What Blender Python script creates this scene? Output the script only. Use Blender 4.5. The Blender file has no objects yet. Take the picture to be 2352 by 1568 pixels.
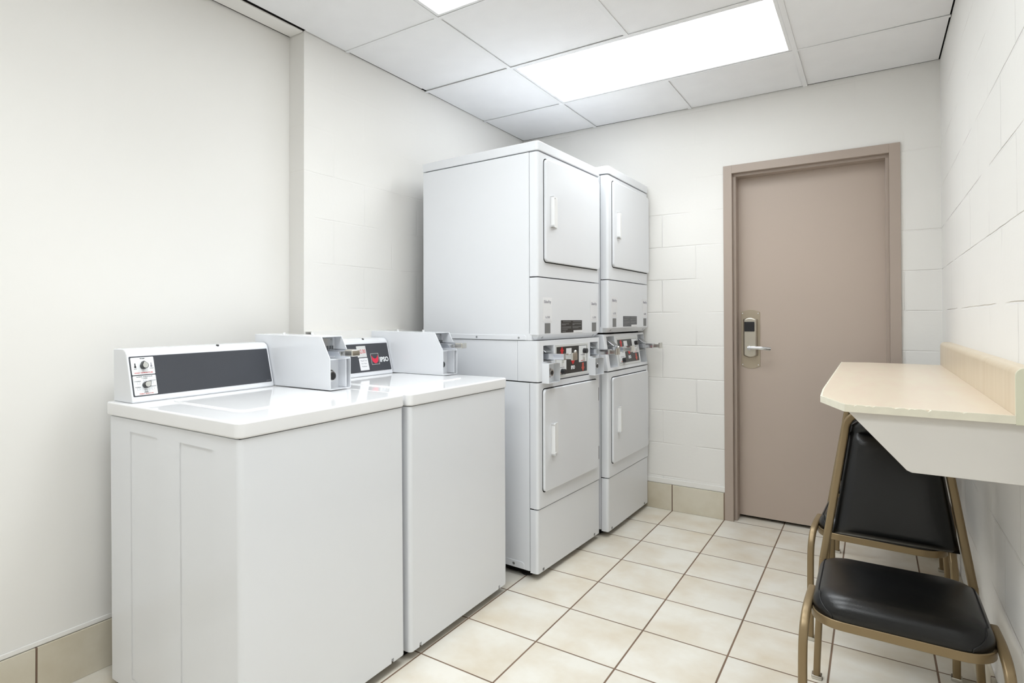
import bpy, bmesh, math, random
from mathutils import Matrix, Vector
random.seed(4)
PI = math.pi
SC = bpy.context.scene
COL = SC.collection

# ------------------------------------------------------------------ materials
def lin(c):
    out = []
    for v in c:
        v = v / 255.0
        out.append(v / 12.92 if v <= 0.04045 else ((v + 0.055) / 1.055) ** 2.4)
    return (out[0], out[1], out[2], 1.0)

def newmat(name):
    m = bpy.data.materials.new(name); m.use_nodes = True
    nt = m.node_tree
    return m, nt, nt.nodes['Principled BSDF']

def node(nt, kind, **kw):
    n = nt.nodes.new(kind)
    for k, v in kw.items():
        setattr(n, k, v)
    return n

def mat(name, c, rough=0.5, metal=0.0, spec=0.5, var=0.03, scale=6.0, bump=0.0, bscale=200.0, coat=0.0):
    """plain surface with a little procedural mottling"""
    m, nt, b = newmat(name)
    L = nt.links
    tc = node(nt, 'ShaderNodeTexCoord')
    nz = node(nt, 'ShaderNodeTexNoise'); nz.inputs['Scale'].default_value = scale
    nz.inputs['Detail'].default_value = 3
    L.new(tc.outputs['Object'], nz.inputs['Vector'])
    mx = node(nt, 'ShaderNodeMix', data_type='RGBA')
    a = lin(c)
    d = [max(0, x * (1 - var)) for x in a[:3]] + [1]
    u = [min(1, x * (1 + var)) for x in a[:3]] + [1]
    mx.inputs[6].default_value = d; mx.inputs[7].default_value = u
    L.new(nz.outputs['Fac'], mx.inputs[0])
    L.new(mx.outputs[2], b.inputs['Base Color'])
    b.inputs['Roughness'].default_value = rough
    b.inputs['Metallic'].default_value = metal
    b.inputs['Specular IOR Level'].default_value = spec
    b.inputs['Coat Weight'].default_value = coat
    if bump > 0:
        n2 = node(nt, 'ShaderNodeTexNoise'); n2.inputs['Scale'].default_value = bscale
        L.new(tc.outputs['Object'], n2.inputs['Vector'])
        bp = node(nt, 'ShaderNodeBump'); bp.inputs['Strength'].default_value = bump
        bp.inputs['Distance'].default_value = 0.002
        L.new(n2.outputs['Fac'], bp.inputs['Height'])
        L.new(bp.outputs['Normal'], b.inputs['Normal'])
    return m

def block_wall(name, c, axis, off_u, off_z, strength=0.62, skim=0.12):
    """painted concrete block: running bond courses, joints half filled by paint"""
    m, nt, b = newmat(name)
    L = nt.links
    tc = node(nt, 'ShaderNodeTexCoord')
    sp = node(nt, 'ShaderNodeSeparateXYZ'); L.new(tc.outputs['Object'], sp.inputs[0])
    cb = node(nt, 'ShaderNodeCombineXYZ')
    au = node(nt, 'ShaderNodeMath', operation='ADD'); au.inputs[1].default_value = 10 * 0.4064 - off_u
    az = node(nt, 'ShaderNodeMath', operation='ADD'); az.inputs[1].default_value = -off_z
    L.new(sp.outputs[axis], au.inputs[0]); L.new(sp.outputs['Z'], az.inputs[0])
    L.new(au.outputs[0], cb.inputs[0]); L.new(az.outputs[0], cb.inputs[1])
    wob = node(nt, 'ShaderNodeTexNoise'); wob.inputs['Scale'].default_value = 7
    L.new(tc.outputs['Object'], wob.inputs['Vector'])
    ws = node(nt, 'ShaderNodeVectorMath', operation='SCALE'); ws.inputs['Scale'].default_value = 0.006
    L.new(wob.outputs['Color'], ws.inputs[0])
    wa = node(nt, 'ShaderNodeVectorMath', operation='ADD')
    L.new(cb.outputs[0], wa.inputs[0]); L.new(ws.outputs[0], wa.inputs[1])
    br = node(nt, 'ShaderNodeTexBrick')
    br.offset = 0.5; br.offset_frequency = 2; br.squash = 1.0
    br.inputs['Scale'].default_value = 1.0
    br.inputs['Mortar Size'].default_value = 0.0042
    br.inputs['Mortar Smooth'].default_value = 0.65
    br.inputs['Brick Width'].default_value = 0.4064
    br.inputs['Row Height'].default_value = 0.2032
    L.new(wa.outputs[0], br.inputs['Vector'])
    fil = node(nt, 'ShaderNodeTexNoise'); fil.inputs['Scale'].default_value = 3.2
    fil.inputs['Detail'].default_value = 2
    L.new(tc.outputs['Object'], fil.inputs['Vector'])
    rp = node(nt, 'ShaderNodeMapRange')
    rp.inputs['From Min'].default_value = 0.40; rp.inputs['From Max'].default_value = 0.62
    L.new(fil.outputs['Fac'], rp.inputs['Value'])
    mu0 = node(nt, 'ShaderNodeMath', operation='MULTIPLY')
    L.new(br.outputs['Fac'], mu0.inputs[0]); L.new(rp.outputs['Result'], mu0.inputs[1])
    hf = node(nt, 'ShaderNodeMapRange')          # upper courses were skim coated
    hf.inputs['From Min'].default_value = 1.70; hf.inputs['From Max'].default_value = 2.10
    hf.inputs['To Min'].default_value = 1.0; hf.inputs['To Max'].default_value = skim
    L.new(sp.outputs['Z'], hf.inputs['Value'])
    mu = node(nt, 'ShaderNodeMath', operation='MULTIPLY')
    L.new(mu0.outputs[0], mu.inputs[0]); L.new(hf.outputs['Result'], mu.inputs[1])
    grain = node(nt, 'ShaderNodeTexNoise'); grain.inputs['Scale'].default_value = 60
    grain.inputs['Detail'].default_value = 4
    L.new(tc.outputs['Object'], grain.inputs['Vector'])
    gm = node(nt, 'ShaderNodeMath', operation='MULTIPLY'); gm.inputs[1].default_value = 0.10
    L.new(grain.outputs['Fac'], gm.inputs[0])
    hs = node(nt, 'ShaderNodeMath', operation='SUBTRACT')
    L.new(gm.outputs[0], hs.inputs[0]); L.new(mu.outputs[0], hs.inputs[1])
    bp = node(nt, 'ShaderNodeBump'); bp.inputs['Strength'].default_value = strength
    bp.inputs['Distance'].default_value = 0.006
    L.new(hs.outputs[0], bp.inputs['Height']); L.new(bp.outputs['Normal'], b.inputs['Normal'])
    nz = node(nt, 'ShaderNodeTexNoise'); nz.inputs['Scale'].default_value = 2.5
    L.new(tc.outputs['Object'], nz.inputs['Vector'])
    mx = node(nt, 'ShaderNodeMix', data_type='RGBA')
    a = lin(c)
    mx.inputs[6].default_value = [x * 0.975 for x in a[:3]] + [1]
    mx.inputs[7].default_value = [min(1, x * 1.02) for x in a[:3]] + [1]
    L.new(nz.outputs['Fac'], mx.inputs[0]); L.new(mx.outputs[2], b.inputs['Base Color'])
    b.inputs['Roughness'].default_value = 0.55
    b.inputs['Specular IOR Level'].default_value = 0.3
    return m

TILE = 0.2992; TX = -0.018; TY = 0.034
def tile_mat(name, axes, pitch, off, grout, base, patch, gcol, rough=0.35, spotscale=5.0):
    """square ceramic tile with sunken grout; axes picks the two coordinates used"""
    m, nt, b = newmat(name)
    L = nt.links
    tc = node(nt, 'ShaderNodeTexCoord')
    sp = node(nt, 'ShaderNodeSeparateXYZ'); L.new(tc.outputs['Object'], sp.inputs[0])
    masks = []; cells = []
    for ax, p, o in zip(axes, pitch, off):
        s = node(nt, 'ShaderNodeMath', operation='SUBTRACT'); s.inputs[1].default_value = o
        L.new(sp.outputs[ax], s.inputs[0])
        d = node(nt, 'ShaderNodeMath', operation='DIVIDE'); d.inputs[1].default_value = p
        L.new(s.outputs[0], d.inputs[0])
        fl = node(nt, 'ShaderNodeMath', operation='FLOOR'); L.new(d.outputs[0], fl.inputs[0])
        cells.append(fl)
        pp = node(nt, 'ShaderNodeMath', operation='PINGPONG'); pp.inputs[1].default_value = 0.5
        L.new(d.outputs[0], pp.inputs[0])
        mr = node(nt, 'ShaderNodeMapRange', interpolation_type='SMOOTHSTEP')
        mr.inputs['From Min'].default_value = grout * 0.35 / p
        mr.inputs['From Max'].default_value = grout * 0.62 / p
        L.new(pp.outputs[0], mr.inputs['Value'])
        masks.append(mr)
    mn = node(nt, 'ShaderNodeMath', operation='MINIMUM')
    L.new(masks[0].outputs['Result'], mn.inputs[0])
    if len(masks) > 1: L.new(masks[1].outputs['Result'], mn.inputs[1])
    else: mn.inputs[1].default_value = 1
    cb = node(nt, 'ShaderNodeCombineXYZ')
    for i, fl in enumerate(cells): L.new(fl.outputs[0], cb.inputs[i])
    wn = node(nt, 'ShaderNodeTexWhiteNoise', noise_dimensions='3D'); L.new(cb.outputs[0], wn.inputs['Vector'])
    # cloudy patches, shifted for every tile
    sc = node(nt, 'ShaderNodeVectorMath', operation='SCALE'); sc.inputs['Scale'].default_value = 7.0
    L.new(wn.outputs['Color'], sc.inputs[0])
    ad = node(nt, 'ShaderNodeVectorMath', operation='ADD')
    L.new(tc.outputs['Object'], ad.inputs[0]); L.new(sc.outputs[0], ad.inputs[1])
    nz = node(nt, 'ShaderNodeTexNoise'); nz.inputs['Scale'].default_value = spotscale
    nz.inputs['Detail'].default_value = 5; nz.inputs['Roughness'].default_value = 0.55
    L.new(ad.outputs[0], nz.inputs['Vector'])
    cr = node(nt, 'ShaderNodeValToRGB')
    cr.color_ramp.elements[0].position = 0.36; cr.color_ramp.elements[0].color = lin(base)
    cr.color_ramp.elements[1].position = 0.80; cr.color_ramp.elements[1].color = lin(patch)
    L.new(nz.outputs['Fac'], cr.inputs['Fac'])
    hv = node(nt, 'ShaderNodeHueSaturation')
    vr = node(nt, 'ShaderNodeMapRange'); vr.inputs['To Min'].default_value = 0.965; vr.inputs['To Max'].default_value = 1.02
    L.new(wn.outputs['Value'], vr.inputs['Value']); L.new(vr.outputs['Result'], hv.inputs['Value'])
    L.new(cr.outputs['Color'], hv.inputs['Color'])
    gn = node(nt, 'ShaderNodeTexNoise'); gn.inputs['Scale'].default_value = 4
    L.new(tc.outputs['Object'], gn.inputs['Vector'])
    gm = node(nt, 'ShaderNodeMix', data_type='RGBA')
    g = lin(gcol)
    gm.inputs[6].default_value = [x * 0.6 for x in g[:3]] + [1]; gm.inputs[7].default_value = [x * 1.4 for x in g[:3]] + [1]
    L.new(gn.outputs['Fac'], gm.inputs[0])
    mx = node(nt, 'ShaderNodeMix', data_type='RGBA')
    L.new(mn.outputs[0], mx.inputs[0]); L.new(gm.outputs[2], mx.inputs[6]); L.new(hv.outputs['Color'], mx.inputs[7])
    L.new(mx.outputs[2], b.inputs['Base Color'])
    rr = node(nt, 'ShaderNodeMapRange'); rr.inputs['To Min'].default_value = 0.85; rr.inputs['To Max'].default_value = rough
    L.new(mn.outputs[0], rr.inputs['Value']); L.new(rr.outputs['Result'], b.inputs['Roughness'])
    bp = node(nt, 'ShaderNodeBump'); bp.inputs['Strength'].default_value = 0.5; bp.inputs['Distance'].default_value = 0.003
    L.new(mn.outputs[0], bp.inputs['Height']); L.new(bp.outputs['Normal'], b.inputs['Normal'])
    return m

def laminate(name, c, c2, axis_scale, rough=0.3):
    m, nt, b = newmat(name)
    L = nt.links
    tc = node(nt, 'ShaderNodeTexCoord')
    mp = node(nt, 'ShaderNodeMapping'); mp.inputs['Scale'].default_value = axis_scale
    L.new(tc.outputs['Object'], mp.inputs['Vector'])
    nz = node(nt, 'ShaderNodeTexNoise'); nz.inputs['Scale'].default_value = 6; nz.inputs['Detail'].default_value = 5
    L.new(mp.outputs['Vector'], nz.inputs['Vector'])
    cr = node(nt, 'ShaderNodeValToRGB')
    cr.color_ramp.elements[0].position = 0.3; cr.color_ramp.elements[0].color = lin(c)
    cr.color_ramp.elements[1].position = 0.7; cr.color_ramp.elements[1].color = lin(c2)
    L.new(nz.outputs['Fac'], cr.inputs['Fac']); L.new(cr.outputs['Color'], b.inputs['Base Color'])
    b.inputs['Roughness'].default_value = rough
    return m

def lamp_mat(name, strength):
    """diffuser of a fluorescent troffer: three tubes glow a little brighter than the lens between them"""
    m, nt, b = newmat(name)
    L = nt.links
    tc = node(nt, 'ShaderNodeTexCoord')
    sp = node(nt, 'ShaderNodeSeparateXYZ'); L.new(tc.outputs['Object'], sp.inputs[0])
    mu = node(nt, 'ShaderNodeMath', operation='MULTIPLY'); mu.inputs[1].default_value = 2 * PI / 0.19
    L.new(sp.outputs['Y'], mu.inputs[0])
    cs = node(nt, 'ShaderNodeMath', operation='COSINE'); L.new(mu.outputs[0], cs.inputs[0])
    mr = node(nt, 'ShaderNodeMapRange'); mr.inputs['From Min'].default_value = -1
    mr.inputs['To Min'].default_value = strength * 0.85; mr.inputs['To Max'].default_value = strength * 1.12
    L.new(cs.outputs[0], mr.inputs['Value'])
    b.inputs['Base Color'].default_value = (0.85, 0.87, 0.87, 1)
    b.inputs['Emission Color'].default_value = (0.93, 0.975, 1.0, 1)
    L.new(mr.outputs['Result'], b.inputs['Emission Strength'])
    b.inputs['Roughness'].default_value = 0.5
    return m

WALLC = (239, 237, 233)
M = {}
M['wall_back'] = block_wall('painted_block_back', WALLC, 'X', 0.130, 0.006)
M['wall_right'] = block_wall('painted_block_right', WALLC, 'Y', -0.015, 0.006, 0.8, 0.6)
M['wall_left'] = block_wall('painted_block_left', WALLC, 'Y', 0.013, 0.020, 0.42)
M['plaster'] = mat('smooth_painted_wall', WALLC, 0.6, spec=0.3, var=0.012, scale=2.5, bump=0.05, bscale=120)
M['floor'] = tile_mat('floor_tile', ('X', 'Y'), (TILE, TILE), (TX, TY), 0.0062, (228, 224, 214), (206, 192, 168), (118, 96, 78), 0.3)
BT = ((220, 213, 196), (196, 184, 158), (120, 98, 82))
M['base_x'] = tile_mat('base_tile_back', ('X',), (TILE,), (TX,), 0.006, *BT, 0.3, 4.0)
M['base_y'] = tile_mat('base_tile_side', ('Y',), (TILE,), (TY + 0.02,), 0.006, *BT, 0.3, 4.0)
M['ceil'] = mat('ceiling_tile', (243, 243, 244), 0.9, spec=0.1, var=0.03, scale=9, bump=0.25, bscale=150)
M['tee'] = mat('ceiling_tee', (240, 240, 241), 0.45, var=0.02)
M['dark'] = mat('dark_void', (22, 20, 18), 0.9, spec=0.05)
M['lamp'] = lamp_mat('light_diffuser', 5.2)
M['white'] = mat('white_enamel', (233, 235, 239), 0.16, var=0.006, spec=0.5)
M['white_top'] = mat('white_porcelain_top', (240, 240, 241), 0.07, var=0.006, spec=0.6)
M['white_plastic'] = mat('white_plastic', (240, 240, 240), 0.35, var=0.006)
M['grey_enamel'] = mat('pale_grey_enamel', (214, 215, 214), 0.3, var=0.01)
M['fascia'] = mat('charcoal_fascia', (64, 66, 72), 0.28, var=0.06, spec=0.45)
M['black'] = mat('black_fascia', (32, 30, 29), 0.3, var=0.05)
M['plate'] = mat('white_label_plate', (240, 242, 244), 0.4, var=0.005)
M['ink'] = mat('black_ink', (40, 40, 42), 0.6)
M['grey_ink'] = mat('grey_ink', (168, 166, 174), 0.6)
M['red'] = mat('red_print', (206, 28, 34), 0.4)
M['logo_red'] = mat('emblem_red', (222, 44, 74), 0.4)
M['orange'] = mat('orange_red_print', (204, 84, 66), 0.4)
M['paper'] = mat('white_sticker', (236, 236, 238), 0.6)
M['grey_sticker'] = mat('grey_sticker', (122, 122, 122), 0.5, var=0.05)
M['chrome'] = mat('chrome', (214, 216, 220), 0.14, metal=1.0, var=0.02)
M['steel'] = mat('brushed_steel', (176, 178, 180), 0.3, metal=1.0, var=0.05)
M['brass'] = mat('nickel_metal', (206, 204, 198), 0.2, metal=1.0, var=0.05)
M['knob'] = mat('black_knob', (34, 34, 36), 0.35)
M['silver'] = mat('silver_cap', (214, 214, 210), 0.3, metal=0.7)
M['hinge'] = mat('dark_hinge_metal', (118, 118, 120), 0.4, metal=0.5)
M['rubber'] = mat('black_rubber', (26, 25, 24), 0.7)
M['door'] = mat('taupe_door_paint', (191, 175, 162), 0.34, var=0.025, scale=3, bump=0.04, bscale=90)
M['frame'] = mat('taupe_frame_paint', (176, 161, 149), 0.36, var=0.02, scale=5)
M['lock'] = mat('satin_nickel', (186, 180, 168), 0.32, metal=0.85, var=0.04)
M['lockplate'] = mat('satin_brass_plate', (176, 164, 146), 0.36, metal=0.7, var=0.04)
M['reader'] = mat('black_card_reader', (22, 22, 26), 0.2)
M['shelf'] = laminate('beige_laminate', (224, 206, 187), (226, 214, 192), (4, 0.8, 1), 0.28)
M['splash'] = laminate('beige_laminate_upright', (219, 204, 180), (210, 193, 166), (1, 6, 0.6), 0.3)
M['edge'] = mat('cream_edge_band', (226, 221, 203), 0.5, var=0.08, scale=30)
M['endcap'] = mat('pale_green_cream_end', (216, 215, 193), 0.5, var=0.04)
M['bracket'] = mat('white_painted_board', (216, 212, 206), 0.6, var=0.03, scale=10, bump=0.1, bscale=60)
M['gold'] = mat('gold_chair_metal', (140, 121, 90), 0.36, metal=0.45, var=0.06)
M['vinyl'] = mat('black_vinyl', (11, 11, 12), 0.30, var=0.1, bump=0.10, bscale=500, spec=0.45)
M['piping'] = mat('black_piping', (9, 9, 9), 0.6)

# ------------------------------------------------------------------ mesh builder
def ax(origin, U, V):
    """matrix whose local x,y,z are U, V and their normal"""
    U = Vector(U).normalized(); V = Vector(V).normalized(); N = U.cross(V)
    m = Matrix.Identity(4)
    for i, c in enumerate((U, V, N)):
        for r in range(3): m[r][i] = c[r]
    m.translation = Vector(origin)
    return m

def rrect(u0, u1, v0, v1, r, seg=5):
    rs = r if isinstance(r, (list, tuple)) else (r,) * 4      # bl, br, tr, tl
    pts = []
    for (cu, cv, a0, rr) in ((u0, v0, PI, rs[0]), (u1, v0, 1.5 * PI, rs[1]), (u1, v1, 0, rs[2]), (u0, v1, PI / 2, rs[3])):
        if rr <= 0: pts.append((cu, cv)); continue
        x = cu + (rr if cu == u0 else -rr); y = cv + (rr if cv == v0 else -rr)
        for k in range(seg + 1):
            a = a0 + k * PI / 2 / seg
            pts.append((x + rr * math.cos(a), y + rr * math.sin(a)))
    return pts

class MB:
    def __init__(s): s.bm = bmesh.new(); s.mats = []
    def mi(s, m):
        if m not in s.mats: s.mats.append(m)
        return s.mats.index(m)
    def take(s, t, bev=0, seg=2, M4=None, m=None, edges=None):
        bmesh.ops.recalc_face_normals(t, faces=t.faces)
        if bev > 0:
            es = [e for e in t.edges if e.calc_face_angle(0) > 0.5] if edges is None else edges(t)
            bmesh.ops.bevel(t, geom=es, offset=bev, segments=seg, profile=0.5, affect='EDGES', clamp_overlap=True)
        if M4 is not None: bmesh.ops.transform(t, matrix=M4, verts=t.verts)
        if m is not None:
            k = s.mi(m)
            for f in t.faces: f.material_index = k
        me = bpy.data.meshes.new('t'); t.to_mesh(me); t.free()
        s.bm.from_mesh(me); bpy.data.meshes.remove(me)
        return s
    def box(s, x0, x1, y0, y1, z0, z1, bev=0, seg=2, M4=None, m=None):
        t = bmesh.new()
        bmesh.ops.create_cube(t, size=1)
        bmesh.ops.transform(t, matrix=Matrix.Translation(((x0+x1)/2, (y0+y1)/2, (z0+z1)/2)) @ Matrix.Diagonal((abs(x1-x0), abs(y1-y0), abs(z1-z0), 1)), verts=t.verts)
        return s.take(t, bev, seg, M4, m)
    def prism(s, pts, a, b, bev=0, seg=2, M4=None, m=None, top_only=False):
        """polygon in local xy, extruded along local z from a to b"""
        t = bmesh.new()
        lo = [t.verts.new((p[0], p[1], a)) for p in pts]; hi = [t.verts.new((p[0], p[1], b)) for p in pts]
        n = len(pts)
        t.faces.new(lo[::-1]); t.faces.new(hi)
        for i in range(n): t.faces.new((lo[i], lo[(i+1) % n], hi[(i+1) % n], hi[i]))
        zt = b
        fn = (lambda q: [e for e in q.edges if all(abs(v.co.z - zt) < 1e-7 for v in e.verts)]) if top_only else None
        return s.take(t, bev, seg, M4, m, fn)
    def cyl(s, p, d, r, h, seg=20, bev=0, m=None, r2=None):
        t = bmesh.new()
        bmesh.ops.create_cone(t, cap_ends=True, segments=seg, radius1=r, radius2=r if r2 is None else r2, depth=h)
        q = Vector((0, 0, 1)).rotation_difference(Vector(d).normalized()).to_matrix().to_4x4()
        M4 = Matrix.Translation(Vector(p) + Vector(d).normalized() * h / 2) @ q
        return s.take(t, bev, 2, M4, m)
    def ball(s, p, r, m=None, sc=(1, 1, 1)):
        t = bmesh.new(); bmesh.ops.create_uvsphere(t, u_segments=16, v_segments=10, radius=r)
        return s.take(t, 0, 2, Matrix.Translation(p) @ Matrix.Diagonal((*sc, 1)), m)
    def sweep(s, pts, sec, closed=False, m=None, up=Vector((1, 0, 0)), cap=True):
        """section list of (a,b) swept along pts; a along 'side', b along the second normal"""
        P = [Vector(p) for p in pts]; n = len(P); rings = []
        t = bmesh.new()
        for i in range(n):
            if closed: d = (P[(i+1) % n] - P[i-1])
            else: d = P[min(i+1, n-1)] - P[max(i-1, 0)]
            d.normalize()
            A = (up - d * up.dot(d)).normalized(); B = d.cross(A)
            rings.append([t.verts.new(P[i] + A * a + B * b) for a, b in sec])
        k = len(sec)
        for i in range(n if closed else n - 1):
            r0 = rings[i]; r1 = rings[(i+1) % n]
            for j in range(k): t.faces.new((r0[j], r0[(j+1) % k], r1[(j+1) % k], r1[j]))
        if not closed and cap: t.faces.new(rings[0][::-1]); t.faces.new(rings[-1])
        return s.take(t, 0, 2, None, m)
    def raw(s, verts, faces, m=None):
        t = bmesh.new(); vs = [t.verts.new(v) for v in verts]
        for f in faces: t.faces.new([vs[i] for i in f])
        return s.take(t, 0, 2, None, m)
    def text(s, body, size, M4, m=None, align='CENTER', sx=1.0, depth=0.0004, bold=0.0):
        cu = bpy.data.curves.new('t', 'FONT'); cu.body = body; cu.size = size
        cu.align_x = align; cu.align_y = 'CENTER'; cu.extrude = depth; cu.offset = bold; cu.resolution_u = 2
        o = bpy.data.objects.new('t', cu); COL.objects.link(o)
        dg = bpy.context.evaluated_depsgraph_get(); dg.update()
        me = bpy.data.meshes.new_from_object(o.evaluated_get(dg))
        bpy.data.objects.remove(o); bpy.data.curves.remove(cu)
        t = bmesh.new(); t.from_mesh(me); bpy.data.meshes.remove(me)
        for f in t.faces: f.material_index = 0
        return s.take(t, 0, 2, M4 @ Matrix.Diagonal((sx, 1, 1, 1)), m)
    def build(s, name, material=None, parent=None, angle=35, wn=True):
        me = bpy.data.meshes.new(name); s.bm.to_mesh(me); s.bm.free()
        if material is not None and not s.mats: me.materials.append(material)
        for m in s.mats: me.materials.append(m)
        for p in me.polygons: p.use_smooth = True
        me.set_sharp_from_angle(angle=math.radians(angle))
        o = bpy.data.objects.new(name, me); COL.objects.link(o)
        if parent is not None: o.parent = parent
        if wn:
            w = o.modifiers.new('wn', 'WEIGHTED_NORMAL'); w.keep_sharp = True
        return o

def bool_cut(o, cutter_mb):
    c = cutter_mb.build('cutter', None, None, wn=False)
    c.parent = o.parent
    md = o.modifiers.new('cut', 'BOOLEAN'); md.operation = 'DIFFERENCE'; md.object = c; md.solver = 'EXACT'
    dg = bpy.context.evaluated_depsgraph_get(); dg.update()
    me = bpy.data.meshes.new_from_object(o.evaluated_get(dg))
    old = o.data; o.modifiers.clear(); o.data = me; me.name = old.name
    bpy.data.meshes.remove(old); bpy.data.objects.remove(c)
    for p in me.polygons: p.use_smooth = True
    me.set_sharp_from_angle(angle=math.radians(18))
    w = o.modifiers.new('wn', 'WEIGHTED_NORMAL'); w.keep_sharp = True
    return o

def tag(o, label=None, cat=None, group=None, kind=None):
    if label: o['label'] = label
    if cat: o['category'] = cat
    if group: o['group'] = group
    if kind: o['kind'] = kind
    return o

def empty(name, loc=(0, 0, 0), rot=(0, 0, 0)):
    o = bpy.data.objects.new(name, None); COL.objects.link(o)
    o.location = loc; o.rotation_euler = rot; o.empty_display_size = 0.1
    return o

def copy_tree(o, parent=None):
    c = o.copy(); COL.objects.link(c)
    if parent is not None: c.parent = parent
    for ch in list(o.children): copy_tree(ch, c)
    return c

def setting(o, label, cat):
    return tag(o, label, cat, kind='structure')

# ------------------------------------------------------------------ room
H = 2.463
XL, XR, YB, YF = -1.06, 1.29, 1.835, -2.75
XREC, YREC = -1.16, -0.165
DX0, DX1, DZ = 0.285, 1.128, 2.083          # outside of the door frame

b = MB(); b.box(XREC - 0.15, XR + 0.15, YF - 0.15, YB + 0.4, -0.12, 0)
setting(b.build('floor', M['floor'], wn=False), 'beige square floor tiles with dark brown grout', 'floor')

b = MB()
b.box(XL - 0.2, DX0 + 0.02, YB, YB + 0.2, 0, H + 0.2)
b.box(DX1 - 0.02, XR + 0.15, YB, YB + 0.2, 0, H + 0.2)
b.box(DX0 + 0.02, DX1 - 0.02, YB, YB + 0.2, DZ - 0.02, H + 0.2)
setting(b.build('wall_back', M['wall_back'], wn=False), 'cream painted block wall around the door', 'wall')
b = MB(); b.box(XR, XR + 0.15, YF - 0.15, YB + 0.2, 0, H + 0.2)
setting(b.build('wall_right', M['wall_right'], wn=False), 'cream painted block wall behind the shelf', 'wall')
b = MB(); b.box(XL - 0.15, XL, YREC, YB, 0, H + 0.2)
setting(b.build('wall_left', M['wall_left'], wn=False), 'cream block wall behind the washers and dryers, stepped out', 'wall')
b = MB(); b.box(XREC - 0.1, XREC, YF - 0.15, YREC, 0, H + 0.2)
setting(b.build('wall_recess', M['plaster'], wn=False), 'smooth cream wall on the near left side', 'wall')
b = MB(); b.box(XREC - 0.1, XR + 0.15, YF - 0.15, YF, 0, H + 0.2)
setting(b.build('wall_front', M['plaster'], wn=False), 'cream wall behind the camera', 'wall')

# ceiling: lay-in tiles between exposed tees
CX = [-0.51, 0.10, 0.71]
CYS = [0.09 + 0.61 * k for k in range(-5, 3)]          # ... -0.52, 0.09, 0.70, 1.31
LIGHTS = [(-0.51, 0.71, 0.70, 1.31), (-0.51, 0.71, -0.52, 0.09), (-0.51, 0.71, -1.74, -1.13)]
xs = [XL + 0.002] + CX + [XR - 0.003]
ys = [YF] + [y for y in CYS if y > YF + 0.05] + [YB - 0.005]
b = MB()
T = 0.012
for i in range(len(xs) - 1):
    for j in range(len(ys) - 1):
        x0, x1, y0, y1 = xs[i], xs[i+1], ys[j], ys[j+1]
        if any(x0 > l[0] - .01 and x1 < l[1] + .01 and y0 > l[2] - .01 and y1 < l[3] + .01 for l in LIGHTS): continue
        # a slight sag / tilt of each tile in its grid opening
        t = bmesh.new(); bmesh.ops.create_cube(t, size=1)
        g = 0.0035
        z0 = H + 0.0025 + random.uniform(0, 0.0025)
        bmesh.ops.transform(t, matrix=Matrix.Translation(((x0+x1)/2, (y0+y1)/2, z0 + T/2)) @ Matrix.Rotation(random.uniform(-.004, .004), 4, 'X') @ Matrix.Rotation(random.uniform(-.003, .003), 4, 'Y') @ Matrix.Diagonal((x1-x0-2*g, y1-y0-2*g, T, 1)), verts=t.verts)
        b.take(t)
ceil = setting(b.build('ceiling', M['ceil'], wn=False), 'suspended ceiling of pale grey lay-in tiles', 'ceiling')
b = MB()
fw = 0.0105
for x in CX:
    for j in range(len(ys) - 1):
        y0, y1 = ys[j], ys[j+1]
        if x == 0.10 and any(y0 > l[2] - .01 and y1 < l[3] + .01 for l in LIGHTS): continue
        b.box(x - fw, x + fw, y0, y1, H - 0.001, H + 0.0015)
        b.box(x - .002, x + .002, y0, y1, H, H + 0.03)
for y in ys[1:-1]:
    b.box(xs[0], xs[-1], y - fw, y + fw, H - 0.0012, H + 0.0013)
    b.box(xs[0], xs[-1], y - .002, y + .002, H, H + 0.03)
b.build('ceiling_grid', M['tee'], ceil, wn=False)
b = MB(); b.box(XREC - .1, XR + .15, YF - .15, YB + .2, H + 0.16, H + 0.2)
b.build('plenum_deck', M['dark'], ceil, wn=False)

b = MB()
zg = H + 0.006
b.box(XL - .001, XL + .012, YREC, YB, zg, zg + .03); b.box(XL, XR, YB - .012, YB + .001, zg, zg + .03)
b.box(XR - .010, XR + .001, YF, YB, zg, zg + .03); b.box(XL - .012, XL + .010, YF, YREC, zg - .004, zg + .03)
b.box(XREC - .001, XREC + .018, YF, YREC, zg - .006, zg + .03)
b.build('gap_shade_strip', M['dark'], ceil, wn=False)  # dark strips laid in the ceiling edge gaps to paint their shade

# filler strip along the recess, dark gaps either side
b = MB(); b.box(XREC + 0.009, XL - 0.0045, YF, YREC - 0.002, H - 0.004, H + 0.02, 0.003)
setting(b.build('trim_1', M['plaster']), 'narrow filler strip between ceiling and recessed wall', 'ceiling trim')

# tile base with painted lip
b = MB(); b.box(XL, DX0, YB - 0.010, YB, 0, 0.158, 0.002)
setting(b.build('baseboard_back', M['base_x']), 'beige tile base on the wall beside the door', 'baseboard')
b = MB(); b.box(DX1, XR - .01, YB - 0.010, YB, 0, 0.158, 0.002)
setting(b.build('baseboard_corner', M['base_x']), 'beige tile base right of the door', 'baseboard')
b = MB(); b.box(XR - 0.010, XR, YF, YB - .011, 0, 0.158, 0.002)
setting(b.build('baseboard_right', M['base_y']), 'beige tile base under the shelf wall', 'baseboard')
b = MB(); b.box(XREC, XREC + 0.010, YF, YREC, 0, 0.158, 0.002)
setting(b.build('baseboard_recess', M['base_y']), 'beige tile base on the near left wall', 'baseboard')
b = MB(); b.box(XL, XL + 0.010, YREC, YB - .011, 0, 0.158, 0.002)
setting(b.build('baseboard_left', M['base_y']), 'beige tile base behind the machines', 'baseboard')
b = MB()
b.box(XL, DX0, YB - 0.006, YB, 0.16, 0.192, 0.004)
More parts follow.
